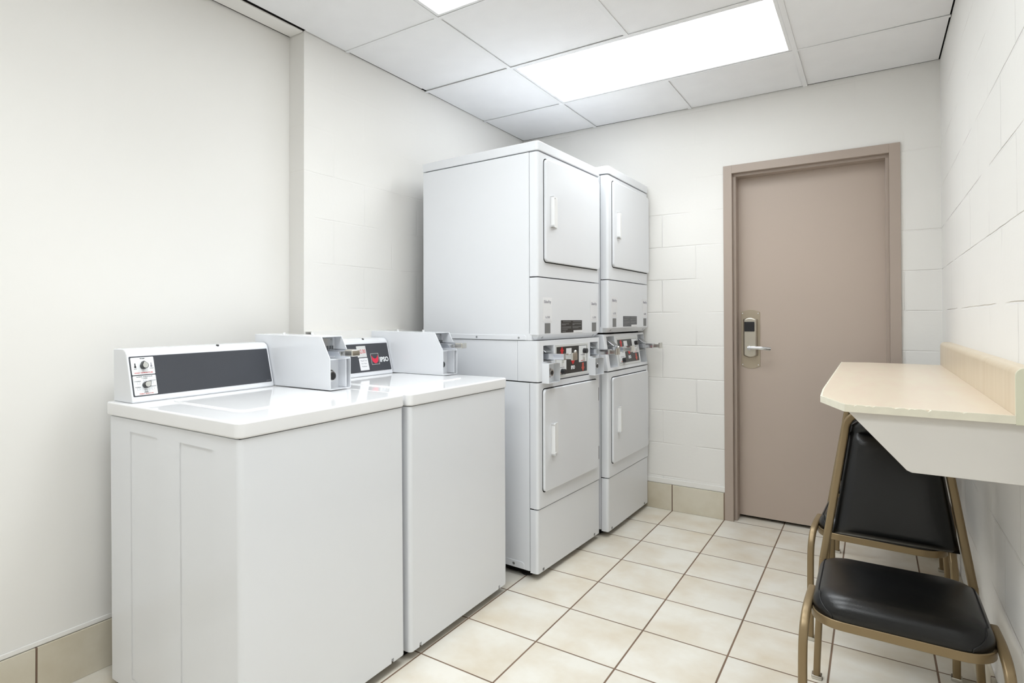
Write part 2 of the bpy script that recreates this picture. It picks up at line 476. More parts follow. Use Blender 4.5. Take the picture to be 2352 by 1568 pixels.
b.box(XREC, XREC + 0.006, YF, YREC, 0.16, 0.176, 0.004)
setting(b.build('trim_2', M['plaster']), 'painted lip above the tile base', 'trim')

# hollow painted raceway on the left wall behind the washers
b = MB()
x0, x1, z0, z1 = XL, XL + 0.042, 1.03, 1.132
b.box(x1 - .004, x1, -0.158, 0.47, z0 + .004, z1 - .004); b.box(x0, x1, -0.158, 0.47, z1 - .004, z1)
b.box(x0, x1, -0.158, 0.47, z0, z0 + .004); b.box(x0, x0 + .003, -0.158, 0.47, z0 + .004, z1 - .004)
setting(b.build('trim_3', M['plaster']), 'open ended painted channel on the wall behind the washers', 'channel')

# ------------------------------------------------------------------ door
door = empty('door_1', ((DX0 + DX1) / 2, YB, 0)); setting(door, 'taupe metal door in a taupe frame', 'door')
def put(o, root):
    o.parent = root; o.matrix_parent_inverse = root_inv(root); return o
def root_inv(root):
    return (Matrix.Translation(root.location) @ root.rotation_euler.to_matrix().to_4x4()).inverted()
b = MB()
FW, ST = 0.047, 0.016
yf, ys1, yl = YB - 0.010, YB + 0.022, YB + 0.10
def jamb(xa, s):
    # profile in x,y going from the outside into the opening (s = +1 opening to the right)
    b.prism([(xa, yf), (xa + s*FW, yf), (xa + s*FW, yl + .06), (xa, yl + .06)], 0, DZ, 0.0012, 2)
    b.box(*sorted((xa + s*FW, xa + s*(FW+ST))), ys1, yl, 0, DZ - FW - ST, 0.0012, 2)
jamb(DX0, 1); jamb(DX1, -1)
b.box(DX0 + FW, DX1 - FW, yf, yl + .06, DZ - FW, DZ, 0.0008, 1)
b.box(DX0 + FW, DX1 - FW, ys1, yl, DZ - FW - ST, DZ - FW, 0.0012, 2)
put(b.build('door_frame', M['frame']), door)
b = MB(); b.box(DX0 + FW + .003, DX1 - FW - .003, yl, yl + 0.044, 0.018, DZ - FW - .003, 0.002)
leaf = put(b.build('door_leaf', M['door']), door)
b = MB(); b.box(DX0 + .02, DX1 - .02, yl + .05, yl + .11, 0, DZ - .01)
put(b.build('door_backing', M['dark'], wn=False), door)
# lock: backplate with arched ends, bulged body, reader window, lever
def arch(x0, x1, z0, z1, sag, n=10):
    p = []
    for k in range(n + 1):
        u = k / n; p.append((x0 + (x1 - x0) * u, z0 - sag * math.sin(PI * u) + 0))
    for k in range(n + 1):
        u = 1 - k / n; p.append((x0 + (x1 - x0) * u, z1 + sag * math.sin(PI * u)))
    return p
LY = ax((0, yl, 0), (1, 0, 0), (0, 0, 1))         # local z points toward -y (the room)
b = MB(); b.prism(arch(.360, .463, .905, 1.222, .016), 0, 0.003, 0.0012, 2, LY)
pl = put(b.build('lock_plate', M['lockplate']), door)
for (x, z) in ((.369, 1.215), (.453, 1.215), (.369, .912), (.453, .912)):
    b = MB(); b.cyl((x, yl - .003, z), (0, -1, 0), .0032, .002, 10); put(b.build('screw', M['chrome']), door)
b = MB()
prof = arch(.376, .449, .967, 1.180, .012)
b.prism(prof, 0.003, 0.034, 0.010, 4, LY, top_only=True)
put(b.build('lock_body', M['lock']), door)
b = MB(); b.prism(rrect(.383, .438, 1.108, 1.166, .004), 0.030, 0.0365, 0.002, 2, LY)
put(b.build('card_reader', M['reader']), door)
b = MB()
b.cyl((.413, yl - .03, 1.012), (0, -1, 0), .013, .028, 20, 0.002)
sec = [(.007 * math.cos(a), .010 * math.sin(a)) for a in [k * PI / 6 for k in range(12)]]
b.sweep([(.404, yl - .056, 1.012), (.43, yl - .060, 1.014), (.46, yl - .060, 1.014), (.49, yl - .057, 1.012), (.512, yl - .050, 1.010), (.522, yl - .046, 1.009)], sec, up=Vector((0, 1, 0)))
put(b.build('lever_handle', M['chrome']), door)

# ------------------------------------------------------------------ ceiling lights
SPREAD, POWER = 120, 5.6
def ceiling_light(x0, x1, y0, y1, label, power=1.0):
    r = empty('ceiling_light', ((x0+x1)/2, (y0+y1)/2, H))
    tag(r, label, 'ceiling light', 'recessed fluorescent ceiling lights')
    hx, hy = (x1-x0)/2, (y1-y0)/2
    b = MB(); i = 0.011; w = 0.015
    for (a0, a1, c0, c1) in ((-hx+i, hx-i, -hy+i, -hy+i+w), (-hx+i, hx-i, hy-i-w, hy-i), (-hx+i, -hx+i+w, -hy+i+w, hy-i-w), (hx-i-w, hx-i, -hy+i+w, hy-i-w)):
        b.box(a0, a1, c0, c1, 0.0015, 0.012, 0.0015)
    b.build('light_frame', M['tee'], r)
    b = MB(); k = i + w - .003
    b.box(-hx+k, hx-k, -hy+k, hy-k, 0.006, 0.009)
    b.build('diffuser', M['lamp'], r, wn=False)
    la = bpy.data.lights.new('fluorescent_lamp', 'AREA'); la.shape = 'RECTANGLE'; la.size = 2*hx - .06; la.size_y = 2*hy - .06
    la.spread = math.radians(SPREAD); la.energy = POWER * power; la.color = (0.93, 0.975, 1.0)
    lo = bpy.data.objects.new('fluorescent_lamp', la); COL.objects.link(lo); lo.parent = r; lo.location = (0, 0, .004)
    b = MB(); b.box(-hx+.008, hx-.008, -hy+.008, hy-.008, 0.013, 0.09)
    b.build('housing', M['tee'], r, wn=False)
    return r
ceiling_light(*LIGHTS[0], 'long bright ceiling light nearest the door wall')
ceiling_light(*LIGHTS[1], 'ceiling light at the top edge above the washers, mostly out of view')
ceiling_light(*LIGHTS[2], 'added unseen ceiling light behind the camera', 2.2)  # fixture added out of view, lamp boosted as fill for the near faces

# ------------------------------------------------------------------ shared appliance helpers (front faces +x, width along +y)
FRONT = lambda x, y, z: ax((x, y, z), (0, 1, 0), (0, 0, 1))     # local x=width, y=up, z=out of the face
SIDE = Matrix(((1, 0, 0, 0), (0, 0, 1, 0), (0, 1, 0, 0), (0, 0, 0, 1)))   # polygon in (x,z), extruded along y

def rbox_v(b, x0, x1, y0, y1, z0, z1, r, bev=0.003, m=None):
    """box with rounded front vertical corners"""
    b.prism(rrect(x0, x1, y0, y1, (0.002, r, r, 0.002), 5), z0, z1, bev, 2, None, m)

def recess(b, x0, x1, z0, z1, y, dep):
    """cutter for a shallow pressed panel in a side that faces -y; walls slope"""
    V = []
    for (yy, g) in ((y - .01, .0), (y, 0.0), (y + dep, dep)):
        V += [(x0 + g, yy, z0 + g), (x1 - g, yy, z0 + g), (x1 - g, yy, z1 - g), (x0 + g, yy, z1 - g)]
    F = [(0, 1, 2, 3), (11, 10, 9, 8)]
    for k in (0, 4):
        for i in range(4): F.append((k + i, k + 4 + i, k + 4 + (i+1) % 4, k + (i+1) % 4))
    b.raw(V, F)

# ------------------------------------------------------------------ washers
def washer(loc, yaw, w, d, tilt, dz, label, kind):
    r = empty('washing_machine', (loc[0], loc[1], 0), (math.radians(tilt), 0, math.radians(yaw)))
    tag(r, label, 'washing machine', 'coin operated top loading washers')
    zt = 0.921 + dz
    # feet
    for (x, y) in ((-.06, .05), (-.06, w - .05), (-d + .06, .05), (-d + .06, w - .05)):
        b = MB(); b.cyl((x, y, 0.002), (0, 0, 1), .02, .014, 16); b.cyl((x, y, .014), (0, 0, 1), .007, .03, 10)
        b.build('foot', M['rubber'], r)
    b = MB()
    rbox_v(b, -d + .012, -.002, .006, w - .006, 0.028, 0.8765 + dz, .014)
    cab = b.build('cabinet', M['white'], r)
    b = MB(); b.box(-d + .03, -.040, .014, w - .014, .006, .032); b.build('under_shade', M['dark'], r, wn=False)  # dark slab added to paint the shade beneath the washer
    if True:
        c = MB()
        for y in (.055, w - .075): c.box(-.03, .02, y, y + .012, .0, .043)
        bool_cut(cab, c)
    c = MB()
    for (a0, a1) in ((-.565, -.405), (-.283, -.121)): recess(c, a0, a1, .07, .838, .006, .0028)
    bool_cut(cab, c)
    b = MB(); b.box(-d + .015, -.006, .012, w - .012, .872 + dz, .880 + dz)
    b.build('seam_fill', M['dark'], r, wn=False)  # dark slab inside the seam below the top
    b = MB()
    b.prism(rrect(-d, .004, .0, w, (.006, .022, .022, .006), 5), 0.8785 + dz, zt, 0.0085, 4)
    b.build('top', M['white_top'], r)
    b = MB()
    b.prism(rrect(-.53, -.150, .115, w - .115, .03, 5), zt - .004, zt + .0035, .003, 3, None, None, True)
    lid = b.build('lid', M['white_top'], r)
    b = MB(); b.box(-.156, -.1495, w/2 - .02, w/2 + .09, zt - .002, zt + .0015, .001)
    b.build('lid_lip', M['grey_enamel'], lid)
    # control head
    v0, v1 = .020, .551
    hx = -.579 if kind == 1 else -.562
    prof = [(-d + .004, zt), (hx - .001, zt), (hx, zt + .006), (hx - .037, 1.072 + dz), (hx - .043, 1.082 + dz), (hx - .053, 1.088 + dz), (hx - .063, 1.090 + dz), (-d + .004, 1.090 + dz)]
    b = MB(); b.prism(prof, v0, v1, 0.004, 2, SIDE)
    head = b.build('control_head', M['white'], r)
    e0_ = Vector((hx, 0, zt + .006)); e1_ = Vector((hx - .037, 0, 1.072 + dz)); up = e1_ - e0_; S = up.length; p0 = e0_ + Vector((.0004, 0, .0001))
    def FA(y, s, out=0.0):
        u = up.normalized(); n = Vector((0, 1, 0)).cross(u)
        return ax(p0 + u * s + Vector((0, y, 0)) + n * out, (0, 1, 0), u)
    b = MB(); b.prism(rrect(.026, .543, .014, S - .006, .003), -.001, .0012, 0.0006, 1, FA(0, 0))
    fa = b.build('fascia', M['fascia'], head)
    b = MB(); b.cyl((hx - .052, .345 if kind == 1 else .40, 1.084 + dz), (.35, 0, 1), .0055, .006, 14)
    b.build('lock_screw', M['knob'], head)
    y0 = .0295
    if kind == 1 or kind == 2:
        for (s0, s1, nm) in ((.083, S - .010, 'water temperature plate'), (.017, .080, 'fabric plate')):
            b = MB(); b.prism(rrect(y0, y0 + .073, s0, s1, .003), 0, .0022, .0005, 1, FA(0, 0))
            pl = b.build('label_plate', M['plate'], head)
            t = MB(); cy = y0 + .0365; o = .0023
            if s0 > .05:
                top = s1
                t.text('WARM', .0050, FA(cy, top - .0045, o), M['ink'], bold=.0001)
                t.text('HOT', .0046, FA(y0 + .012, s0 + .019, o), M['ink'])
                t.text('COLD', .0046, FA(y0 + .063, s0 + .019, o), M['ink'])
                t.text('WASH TEMPERATURE', .0062, FA(cy, s0 + .0055, o), M['red'], sx=.98)
                for (yy, k) in ((.012, 'ink'), (.063, 'grey_ink')):
                    t.prism(rrect(-.0018, .0018, 0, .013, .0017, 3), 0, .0003, 0, 1, FA(y0 + yy, s0 + .025, o - .0002), M[k])
                    t.prism([(.0036 * math.cos(a), .0036 * math.sin(a)) for a in [i * PI / 6 for i in range(12)]], 0, .0003, 0, 1, FA(y0 + yy, s0 + .026, o - .0002), M[k])
            else:
                t.text('NORMAL WASH/COLOR', .0046, FA(cy, s1 - .004, o), M['ink'])
                t.text('F. WARM', .0044, FA(cy, s1 - .0095, o), M['ink'])
                t.text('F. NORMAL', .0042, FA(y0 + .013, s1 - .018, o), M['ink'])
                t.text('F. DELICATE', .0042, FA(y0 + .060, s1 - .018, o), M['ink'])
                t.text('NORMAL', .0042, FA(y0 + .013, s0 + .026, o), M['ink'])
                t.text('DELICATE', .0042, FA(y0 + .061, s0 + .026, o), M['ink'])
                t.text('WARM', .0042, FA(cy, s0 + .0085, o), M['ink'])
                t.text('FABRIC SELECTOR', .0054, FA(cy, s0 + .004, o), M['orange'])
                for (yy, ss) in ((.0365, .046), (.0365, .014), (.016, .038), (.014, .020), (.058, .038), (.059, .019)):
                    for (q0, q1, q2, q3) in ((-.004, -.0033, -.0035, .0035), (.0033, .004, -.0035, .0035), (-.004, .004, -.0035, -.0028), (-.004, -.001, .0028, .0035), (.001, .004, .0028, .0035)):
                        t.box(q0, q1, q2, q3, 0, .0003, 0, 1, FA(y0 + yy, s0 + ss, o - .0002), M['grey_ink'])
            t.build('lettering', None, pl, wn=False)
            b = MB(); ang = 0.2 if s0 > .05 else -.9
            R4 = FA(y0 + .037, (s0 + s1) / 2 + (-.001 if s0 > .05 else 0), .002) @ Matrix.Rotation(ang, 4, 'Z')
            tear = []
            for k in range(20):
                a = PI / 2 + 2 * PI * k / 20
                rr = .0105 + (.005 if k == 0 else (.002 if k in (1, 19) else 0))
                tear.append((rr * math.cos(a), rr * math.sin(a)))
            b.prism(tear, 0, .017, .001, 2, R4)
            kn = b.build('dial_knob', M['knob'], head)
            b = MB(); b.prism([(x * .82, y * .82) for x, y in tear], .0168, .0182, .0005, 1, R4)
            b.build('dial_cap', M['silver'], kn)
    if kind == 1:
        b = MB(); b.text('www.ipso.com', .003, FA(.528, .0205, .0012), M['grey_ink']); b.build('lettering', None, head, wn=False)
    if kind == 2:
        # square emblem with the notched red shield, name beside it
        e0, e1, s0, s1 = .418, .470, .044, .096
        b = MB()
        for (a0, a1, c0, c1) in ((e0, e1, s0, s0 + .0018), (e0, e1, s1 - .0018, s1), (e0, e0 + .0018, s0, s1), (e1 - .0018, e1, s0, s1)):
            b.box(a0, a1, c0, c1, 0, .0004, 0, 1, FA(0, 0, .0012), M['silver'])
        cx, cy = (e0 + e1) / 2, (s0 + s1) / 2
        L_ = [(-.020, .018), (-.021, -.002), (-.017, -.012), (-.009, -.018), (0, -.021), (.009, -.018), (.017, -.012), (.021, -.002), (.020, .018), (.014, .008), (.007, .003), (0, .0015), (-.007, .003), (-.014, .008)]
        b.prism([(cx + x, cy + y) for x, y in L_], 0, .0005, 0, 1, FA(0, 0, .0012), M['logo_red'])
        b.text('IPSO', .031, FA(.504, .064, .0014), M['plate'], bold=.0011, sx=.95)
        b.build('emblem', None, head, wn=False)
        b = MB(); b.prism(rrect(.336, .394, .082, .134, .002), 0, .0005, 0, 1, FA(0, 0, .0012), M['grey_enamel'])
        b.text('$2.00', .026, FA(.367, .108, .0018), M['red'], sx=.78)
        b.build('price_sticker', None, head, wn=False)
        b = MB(); b.prism(rrect(.340, .396, .022, .078, .002), 0, .0005, 0, 1, FA(0, 0, .0012), M['paper'])
        for k, tx in enumerate(('Thank You', 'For Your', 'Business')):
            b.text(tx, .009, FA(.368, .066 - .013 * k, .0018), M['grey_ink'])
        b.build('thank_you_sticker', None, head, wn=False)
    # coin box
    c0, c1 = .555, w + (.006 if kind == 1 else .002)
    pf = [(-d + .002, zt + .004), (-.268, zt + .004), (-.268, 1.036 + dz), (-.314, 1.117 + dz), (-d + .002, 1.121 + dz)]
    th = .0032
    b = MB()
    b.prism(pf, c0, c0 + th, .001, 1, SIDE); b.prism(pf, c1 - th, c1, .001, 1, SIDE)
    b.prism([(-d + .002, 1.1178 + dz), (-.314, 1.1138 + dz), (-.314, 1.117 + dz), (-d + .002, 1.121 + dz)], c0 + th, c1 - th, 0, 1, SIDE)
    b.box(-.36, -.268, c0 + th, c1 - th, 1.033 + dz, 1.036 + dz)
    b.box(-.36, -.268, c0 + th, c1 - th, zt + .004, zt + .007)
    # recessed inner plates
    b.prism([(-.352, 1.036 + dz), (-.349, 1.036 + dz), (-.352, 1.1145 + dz), (-.355, 1.1145 + dz)], c0 + th, c1 - th, 0, 1, SIDE)
    b.box(-.312, -.308, c0 + th, c1 - th, zt + .007, 1.033 + dz)
    b.box(-.308, -.270, c1 - .024, c1 - .020, zt + .010, 1.033 + dz)
    box_ = b.build('coin_box', M['white'], r)
    cy = (c0 + c1) / 2
    b = MB(); b.box(-.3505, -.345, c0 + .018, c1 - .018, 1.078 + dz, 1.108 + dz, .001)
    for y in (c0 + .026, c1 - .026): b.cyl((-.345, y, 1.103 + dz), (1, 0, 0), .0022, .0015, 10)
    for k in range(8):
        y = c0 + .022 + k * (c1 - c0 - .044) / 7
        b.box(-.352, -.338, y - .0016, y + .0016, 1.066 + dz, 1.080 + dz)
    b.build('slot_plate', M['steel'], box_)
    b = MB(); b.box(-.350, -.245, cy - .022, cy + .022, 1.046 + dz, 1.064 + dz, .002)
    b.box(-.27, -.226, cy - .006, cy + .016, 1.052 + dz, 1.060 + dz, .001)
    b.box(-.345, -.23, cy + .012, cy + .018, 1.066 + dz, 1.070 + dz, .001)
    b.build('coin_slide', M['chrome'], box_)
    b = MB(); b.box(-.232, -.192, cy - .016, cy + .024, 1.046 + dz, 1.070 + dz, .004, 3)
    b.build('push_grip', M['brass'], box_)
    b = MB(); b.cyl((-.309, c0 + .034, zt + .050), (1, 0, 0), .024, .006, 24, .001); b.cyl((-.303, c0 + .034, zt + .050), (1, 0, 0), .019, .010, 24, .002)
    lk = b.build('box_lock', M['chrome'], box_)
    b = MB(); b.cyl((-.2935, c0 + .034, zt + .050), (1, 0, 0), .013, .002, 20); b.build('lock_core', M['knob'], lk)
    b = MB(); b.cyl((-.305, c1 - .0035, zt + .058), (0, -1, 0), .006, .002, 14); b.build('vent_hole', M['knob'], box_)
    for (x, y) in ((-.56, c0 + .03), (-.42, c0 + .05)):
        b = MB(); b.cyl((x, y, 1.118 + dz), (0, 0, 1), .005, .010, 12, .001); b.build('bolt', M['white_plastic'], box_)
    return r

W1 = washer((-.323, -.990), -.3, .650, .705, .55, 0.0, 'white top-loading washer nearest the camera, with two dials and a blank dark panel', 1)
W2 = washer((-.312, -.3315), 0.0, .664, .712, .25, 0.004, 'white top-loading washer with red emblem on its panel, between the nearer washer and the dryers', 2)

# ------------------------------------------------------------------ stacked dryers
def pull_handle(parent, u0, u1, z0, z1, x):
    b = MB(); t = .008
    b.prism(rrect(u0, u1, z0, z1, .004, 3), 0, .004, .001, 1, FRONT(x, 0, 0))
    b.prism([(0, 0), (.0, t * 1.6), (.014, t * 1.2), (.022, 0)], z0, z1, .002, 2, Matrix.Translation((x, u0, 0)) @ Matrix.Rotation(0, 4, 'Z') @ Matrix(((1, 0, 0, 0), (0, 1, 0, 0), (0, 0, 1, 0), (0, 0, 0, 1))))
    b.prism([(0, 0), (.022, 0), (.016, t), (0, u1 - u0)], z0, z0 + t, .0015, 2, Matrix.Translation((x, u0, 0)))
    b.prism([(0, 0), (.022, 0), (.016, t), (0, u1 - u0)], z1 - t, z1, .0015, 2, Matrix.Translation((x, u0, 0)))
    return b.build('handle', M['white_plastic'], parent)

def dryer(loc, yaw, w, lift, label, style):
    r = empty('stacked_dryer', (loc[0], loc[1], 0), (0, 0, math.radians(yaw)))
    tag(r, label, 'dryer', 'stacked coin operated dryers')
    d = .687; L = lift
    for (x, y) in ((-.09, .05), (-.09, w - .05), (-d + .06, .05), (-d + .06, w - .05)):
        b = MB(); b.cyl((x, y, 0), (0, 0, 1), .024, .012, 18); b.cyl((x, y, .01), (0, 0, 1), .008, .035, 10); b.build('foot', M['rubber'], r)
    # lower tumbler
    b = MB(); b.box(-.06, -.03, .004, w - .004, .04, .89); b.build('seam_filler', M['dark'], r, wn=False)
    b = MB(); b.box(-d, -.0455, .0, w, .036, .893, .003)
    lo = b.build('lower_cabinet', M['white'], r)
    b = MB(); b.box(-d + .02, -.05, .02, w - .02, .012, .04); b.build('under_shade', M['dark'], lo, wn=False)  # dark slab standing in for the shade under the dryer
    b = MB(); b.prism([(-.30, .038), (-.075, .038), (-.075, .062), (-.085, .070), (-.30, .070)], -.0025, .002, .0015, 1, Matrix.Translation((0, .0, 0)) @ Matrix(((1, 0, 0, 0), (0, 0, 1, 0), (0, 1, 0, 0), (0, 0, 0, 1))))
    bf = b.build('base_flange', M['white'], lo)
    b = MB(); b.cyl((-.13, -.002, .054), (0, -1, 0), .006, .002, 12); b.build('flange_screw', M['steel'], bf)
    def pan(name, z0, z1, x1=0.0, bev=.010):
        b = MB(); b.prism(rrect(-.043, x1, .0, w, (.001, .013, .013, .001), 5), z0, z1, bev * .45, 3)
        return b.build(name, M['white'], r)
    kick = pan('access_panel', .030, .317, -.004)
    for y in (.045, w - .075):
        b = MB(); b.box(-.012, -.003, y, y + .014, .034, .046, .001); b.build('panel_clip', M['hinge'], kick)
    lf = pan('lower_front', .3225, .893)
    uf = pan('upper_front', 1.378 + L, 1.947 + L)
    # middle panel: lower edge folds back, its end corners rise
    b = MB(); b.prism(rrect(-.043, 0, 0, w, (.001, .013, .013, .001), 5), 1.112 + L, 1.3735 + L, .0035, 3)
    hi_ = rrect(-.043, 0, 0, w, (.001, .013, .013, .001), 5); lo_ = rrect(-.043, -.024, .022, w - .022, (.001, .010, .010, .001), 5)
    k = len(hi_)
    b.raw([(x, y, 1.1125 + L) for x, y in hi_] + [(x, y, 1.0865 + L) for x, y in lo_],
          [tuple(range(k)), tuple(range(k, 2*k))[::-1]] + [(i, k + i, k + (i+1) % k, (i+1) % k) for i in range(k)])
    b.box(-.06, -.034, .0008, w - .0008, 1.0865 + L, 1.116 + L)
    mid = b.build('middle_panel', M['white'], r)
    nrm = Vector((.028, 0, -.0225)).normalized()
    for y in (.060, w - .060):
        b = MB(); b.cyl(Vector((-.0128, y, 1.100 + L)), nrm, .006, .0025, 14); b.build('panel_screw', M['steel'], mid)
    # doors
    def dr(name, u0, u1, z0, z1, par, hz, hinge):
        b = MB()
        b.prism(rrect(u0 - .004, u1 + .004, z0 - .004, z1 + .004, .022, 6), 0, .0008, 0, 1, FRONT(0, 0, 0))
        g = b.build('door_gap_shade', M['dark'], par, wn=False)  # dark plate paints the shadow line around the door
        b = MB(); b.prism(rrect(u0, u1, z0, z1, .02, 6), .001, .0125, .0045, 3, FRONT(0, 0, 0), None, True)
        o = b.build(name, M['white'], r)
        pull_handle(o, .098, .160, hz, hz + .145, .012)
        if hinge:
            for z in (z0 + .04, z1 - .115):
                b = MB(); b.box(.000, .007, u1 - .002, u1 + .016, z, z + .07, .001); b.build('hinge', M['hinge'], o)
        return o
    dr('upper_door', .056, .640, 1.448 + L, 1.922 + L, uf, 1.612 + L, False)
    dr('lower_door', .040, .618, .394, .862, lf, .553, True)
    # upper tumbler body and lid
    b = MB(); b.box(-.06, -.03, .004, w - .004, 1.12 + L, 1.945 + L); b.build('seam_filler', M['dark'], r, wn=False)
    b = MB(); b.box(-d, -.0455, .0, w, 1.086 + L, 1.949 + L, .003)
    up = b.build('upper_cabinet', M['white'], r)
    c = MB()
    for (a0, a1) in ((-.565, -.415), (-.303, -.155)): recess(c, a0, a1, 1.16 + L, 1.914 + L, 0.0, .0014)
    bool_cut(up, c)
    b = MB(); b.prism([(-d + .02, 1.087 + L), (-.062, 1.087 + L), (-.062, 1.104 + L), (-.070, 1.111 + L), (-d + .02, 1.111 + L)], -.003, .002, .0015, 1, Matrix.Translation((0, .0, 0)) @ Matrix(((1, 0, 0, 0), (0, 0, 1, 0), (0, 1, 0, 0), (0, 0, 0, 1))))
    fl = b.build('lower_flange', M['white'], up)
    for x in (-.10, -.34, -.58):
        b = MB(); b.cyl((x, -.002, 1.098 + L), (0, -1, 0), .005, .002, 12); b.build('flange_screw', M['steel'], fl)
    b = MB(); b.box(-d + .01, -.048, .01, w - .01, 1.946 + L, 1.953 + L); b.build('seam_fill', M['dark'], up, wn=False)  # dark slab inside the seam below the lid
    b = MB(); b.prism(rrect(-d - .004, .004, -.002, w + .002, (.004, .016, .016, .004), 5), 1.9525 + L, 1.996 + L, .009, 4)
    b.build('top_lid', M['white'], r)
    # control box between the tumblers
    zb, zt = .898, (1.0845 if style == 'A' else 1.099)
    if style == 'A':
        b = MB(); b.prism(rrect(-.108, .0, 0, w, (.001, .012, .012, .001), 5), zb, zt, .004, 2)
        top = 0.0
    else:
        b = MB(); b.prism([(-.108, zb), (0, zb), (-.030, zt), (-.108, zt)], 0, w, .004, 2, SIDE)
    cb = b.build('control_panel', M['white'], r)
    b = MB(); b.box(-d, -.110, .002, w - .002, zb, zt, .002); b.build('control_housing', M['white'], r)
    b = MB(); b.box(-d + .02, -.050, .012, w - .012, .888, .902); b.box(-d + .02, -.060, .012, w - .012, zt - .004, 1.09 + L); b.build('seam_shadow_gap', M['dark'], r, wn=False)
    sl = (-.030 / (zt - zb)) if style == 'B' else 0.0
    X = lambda z: sl * (z - zb)
    upv = Vector((sl, 0, 1)).normalized()
    def CP(y, z, out=0.0):
        n = Vector((0, 1, 0)).cross(upv)
        return ax(Vector((X(z), y, z)) + n * out, (0, 1, 0), upv)
    c = MB()
    if style == 'A':
        c.box(-.045, .05, .049, .146, .988, 1.062); c.box(-.045, .05, .540, .637, .988, 1.062)
    else:
        c.box(-.060, .05, .036, .150, .915, zt - .012); c.box(-.060, .05, .528, .640, .915, zt - .012)
    bool_cut(cb, c)
    # fascia
    f0, f1, g0, g1 = (.172, .500, .916, 1.050) if style == 'A' else (.184, .503, .932, 1.066)
    b = MB()
    for (a0, a1, c0, c1) in ((f0 - .012, f1 + .012, g0 - .012, g0), (f0 - .012, f1 + .012, g1, g1 + .012), (f0 - .012, f0, g0, g1), (f1, f1 + .012, g0, g1)):
        b.box(a0, a1, c0 - zb, c1 - zb, 0, .002, .0008, 1, CP(0, zb))
    b.build('fascia_frame', M['grey_enamel'], cb)
    b = MB(); b.box(f0, f1, g0 - zb, g1 - zb, 0, .001, 0, 1, CP(0, zb)); fas = b.build('fascia', M['black'], cb, wn=False)
    wf, hf = f1 - f0, g1 - g0
    Q = lambda u, v, out=.001: CP(f0 + u * wf, g0 + v * hf, out)
    def arrow(u, v, s, m, updir):
        b = MB(); k = 1 if updir else -1
        pts = [(-.010, -.022 * k), (.010, -.022 * k), (.010, 0), (.020, 0), (0, .022 * k), (-.020, 0), (-.010, 0)]
        b.prism([(x * s, y * s) for x, y in pts][::1 if updir else -1], 0, .0005, 0, 1, Q(u, v), M[m]); b.build('printed_arrow', None, cb, wn=False)
    arrow(.17, .84, 1.0, 'red', True)
    b = MB(); b.prism([(-.020, .024), (-.020, -.004), (-.008, -.020), (0, -.024), (.008, -.020), (.020, -.004), (.020, .024), (.012, .012), (0, .006), (-.012, .012)], 0, .0005, 0, 1, Q(.52, .50), M['red']); b.build('printed_emblem', None, cb, wn=False)
    arrow(.86, .17, 1.0, 'orange', False)
    b = MB(); b.text('IPSO', .024, Q(.52, .20, .0012), M['plate'], bold=.0009, sx=.85)
    b.build('lettering', None, cb, wn=False)
    for (u0, u1, v0, v1, ks) in ((.0, .30, .02, .56, ((.52, .18), (.55, .88))), (.72, .985, .37, .985, ((.62, .68), (.55, .15)))):
        b = MB(); b.box(u0 * wf, u1 * wf, v0 * hf, v1 * hf, 0, .0012, 0, 1, CP(f0, g0, .0008)); pl = b.build('label_plate', M['plate'], cb, wn=False)
        for k in range(2):
            b = MB(); vv = v0 + (v1 - v0) * (.06 if k == 0 else .42)
            b.box((u0 + .06) * wf, (u1 - .06) * wf, vv * hf, vv * hf + .003, 0, .0004, 0, 1, CP(f0, g0, .002), M['orange'] if k == 0 else M['grey_ink'])
            b.build('printed_line', None, pl, wn=False)
        for i, (ku, kv) in enumerate(ks):
            b = MB(); R4 = CP(f0 + (u0 + (u1 - u0) * ku) * wf, g0 + (v0 + (v1 - v0) * kv) * hf, .0018)
            o_ = R4.translation; n_ = R4.to_3x3().col[2]
            if (i == 0): b.cyl(o_, n_, .013, .020, 18, .0015); b.build('dial_knob', M['knob'], cb)
            else: b.prism(rrect(-.003, .003, -.010, .010, .002), 0, .010, .001, 1, R4); b.build('switch', M['silver'], cb)
    # price card and arrow card on the fascia
    b = MB(); b.box(.30 * wf, .47 * wf, .70 * hf, .93 * hf, 0, .0012, 0, 1, CP(f0, g0, .001)); b.build('price_card', M['paper'], cb, wn=False)
    b = MB(); b.box(.40 * wf, .52 * wf, .52 * hf, .57 * hf, 0, .0012, 0, 1, CP(f0, g0, .001)); b.build('small_card', M['paper'], cb, wn=False)
    # coin slides and lock boxes
    for (u0, u1) in ((.049, .146), (.540, .637)):
        cy = (u0 + u1) / 2; zc = 1.012 if style == 'A' else 1.018
        b = MB(); b.box(-.044, -.038, u0 + .010, u1 - .010, zc - .022, zc + .044, .001)
        b.prism([(-.04, zc + .018), (.006, zc + .018), (-.030, zc + .044), (-.04, zc + .044)], u0 + .016, u1 - .016, .001, 1, SIDE)
        b.build('slot_plate', M['steel'], cb)
        b = MB(); e_ = 0 if style == 'A' else -.034; b.box(-.040, .092 + e_, cy - .024, cy + .024, zc - .014, zc + .014, .003)
        b.build('coin_slide', M['chrome'], cb)
        b = MB(); b.box(.090 + e_, .130 + e_, cy - .014, cy + .014, zc - .010, zc + .010, .002); b.box(.126 + e_, .137 + e_, cy - .024, cy + .024, zc - .014, zc + .020, .003)
        if style == 'A': b.ball((.131, cy + .012, zc + .024), .008)
        b.build('push_grip', M['brass'], cb)
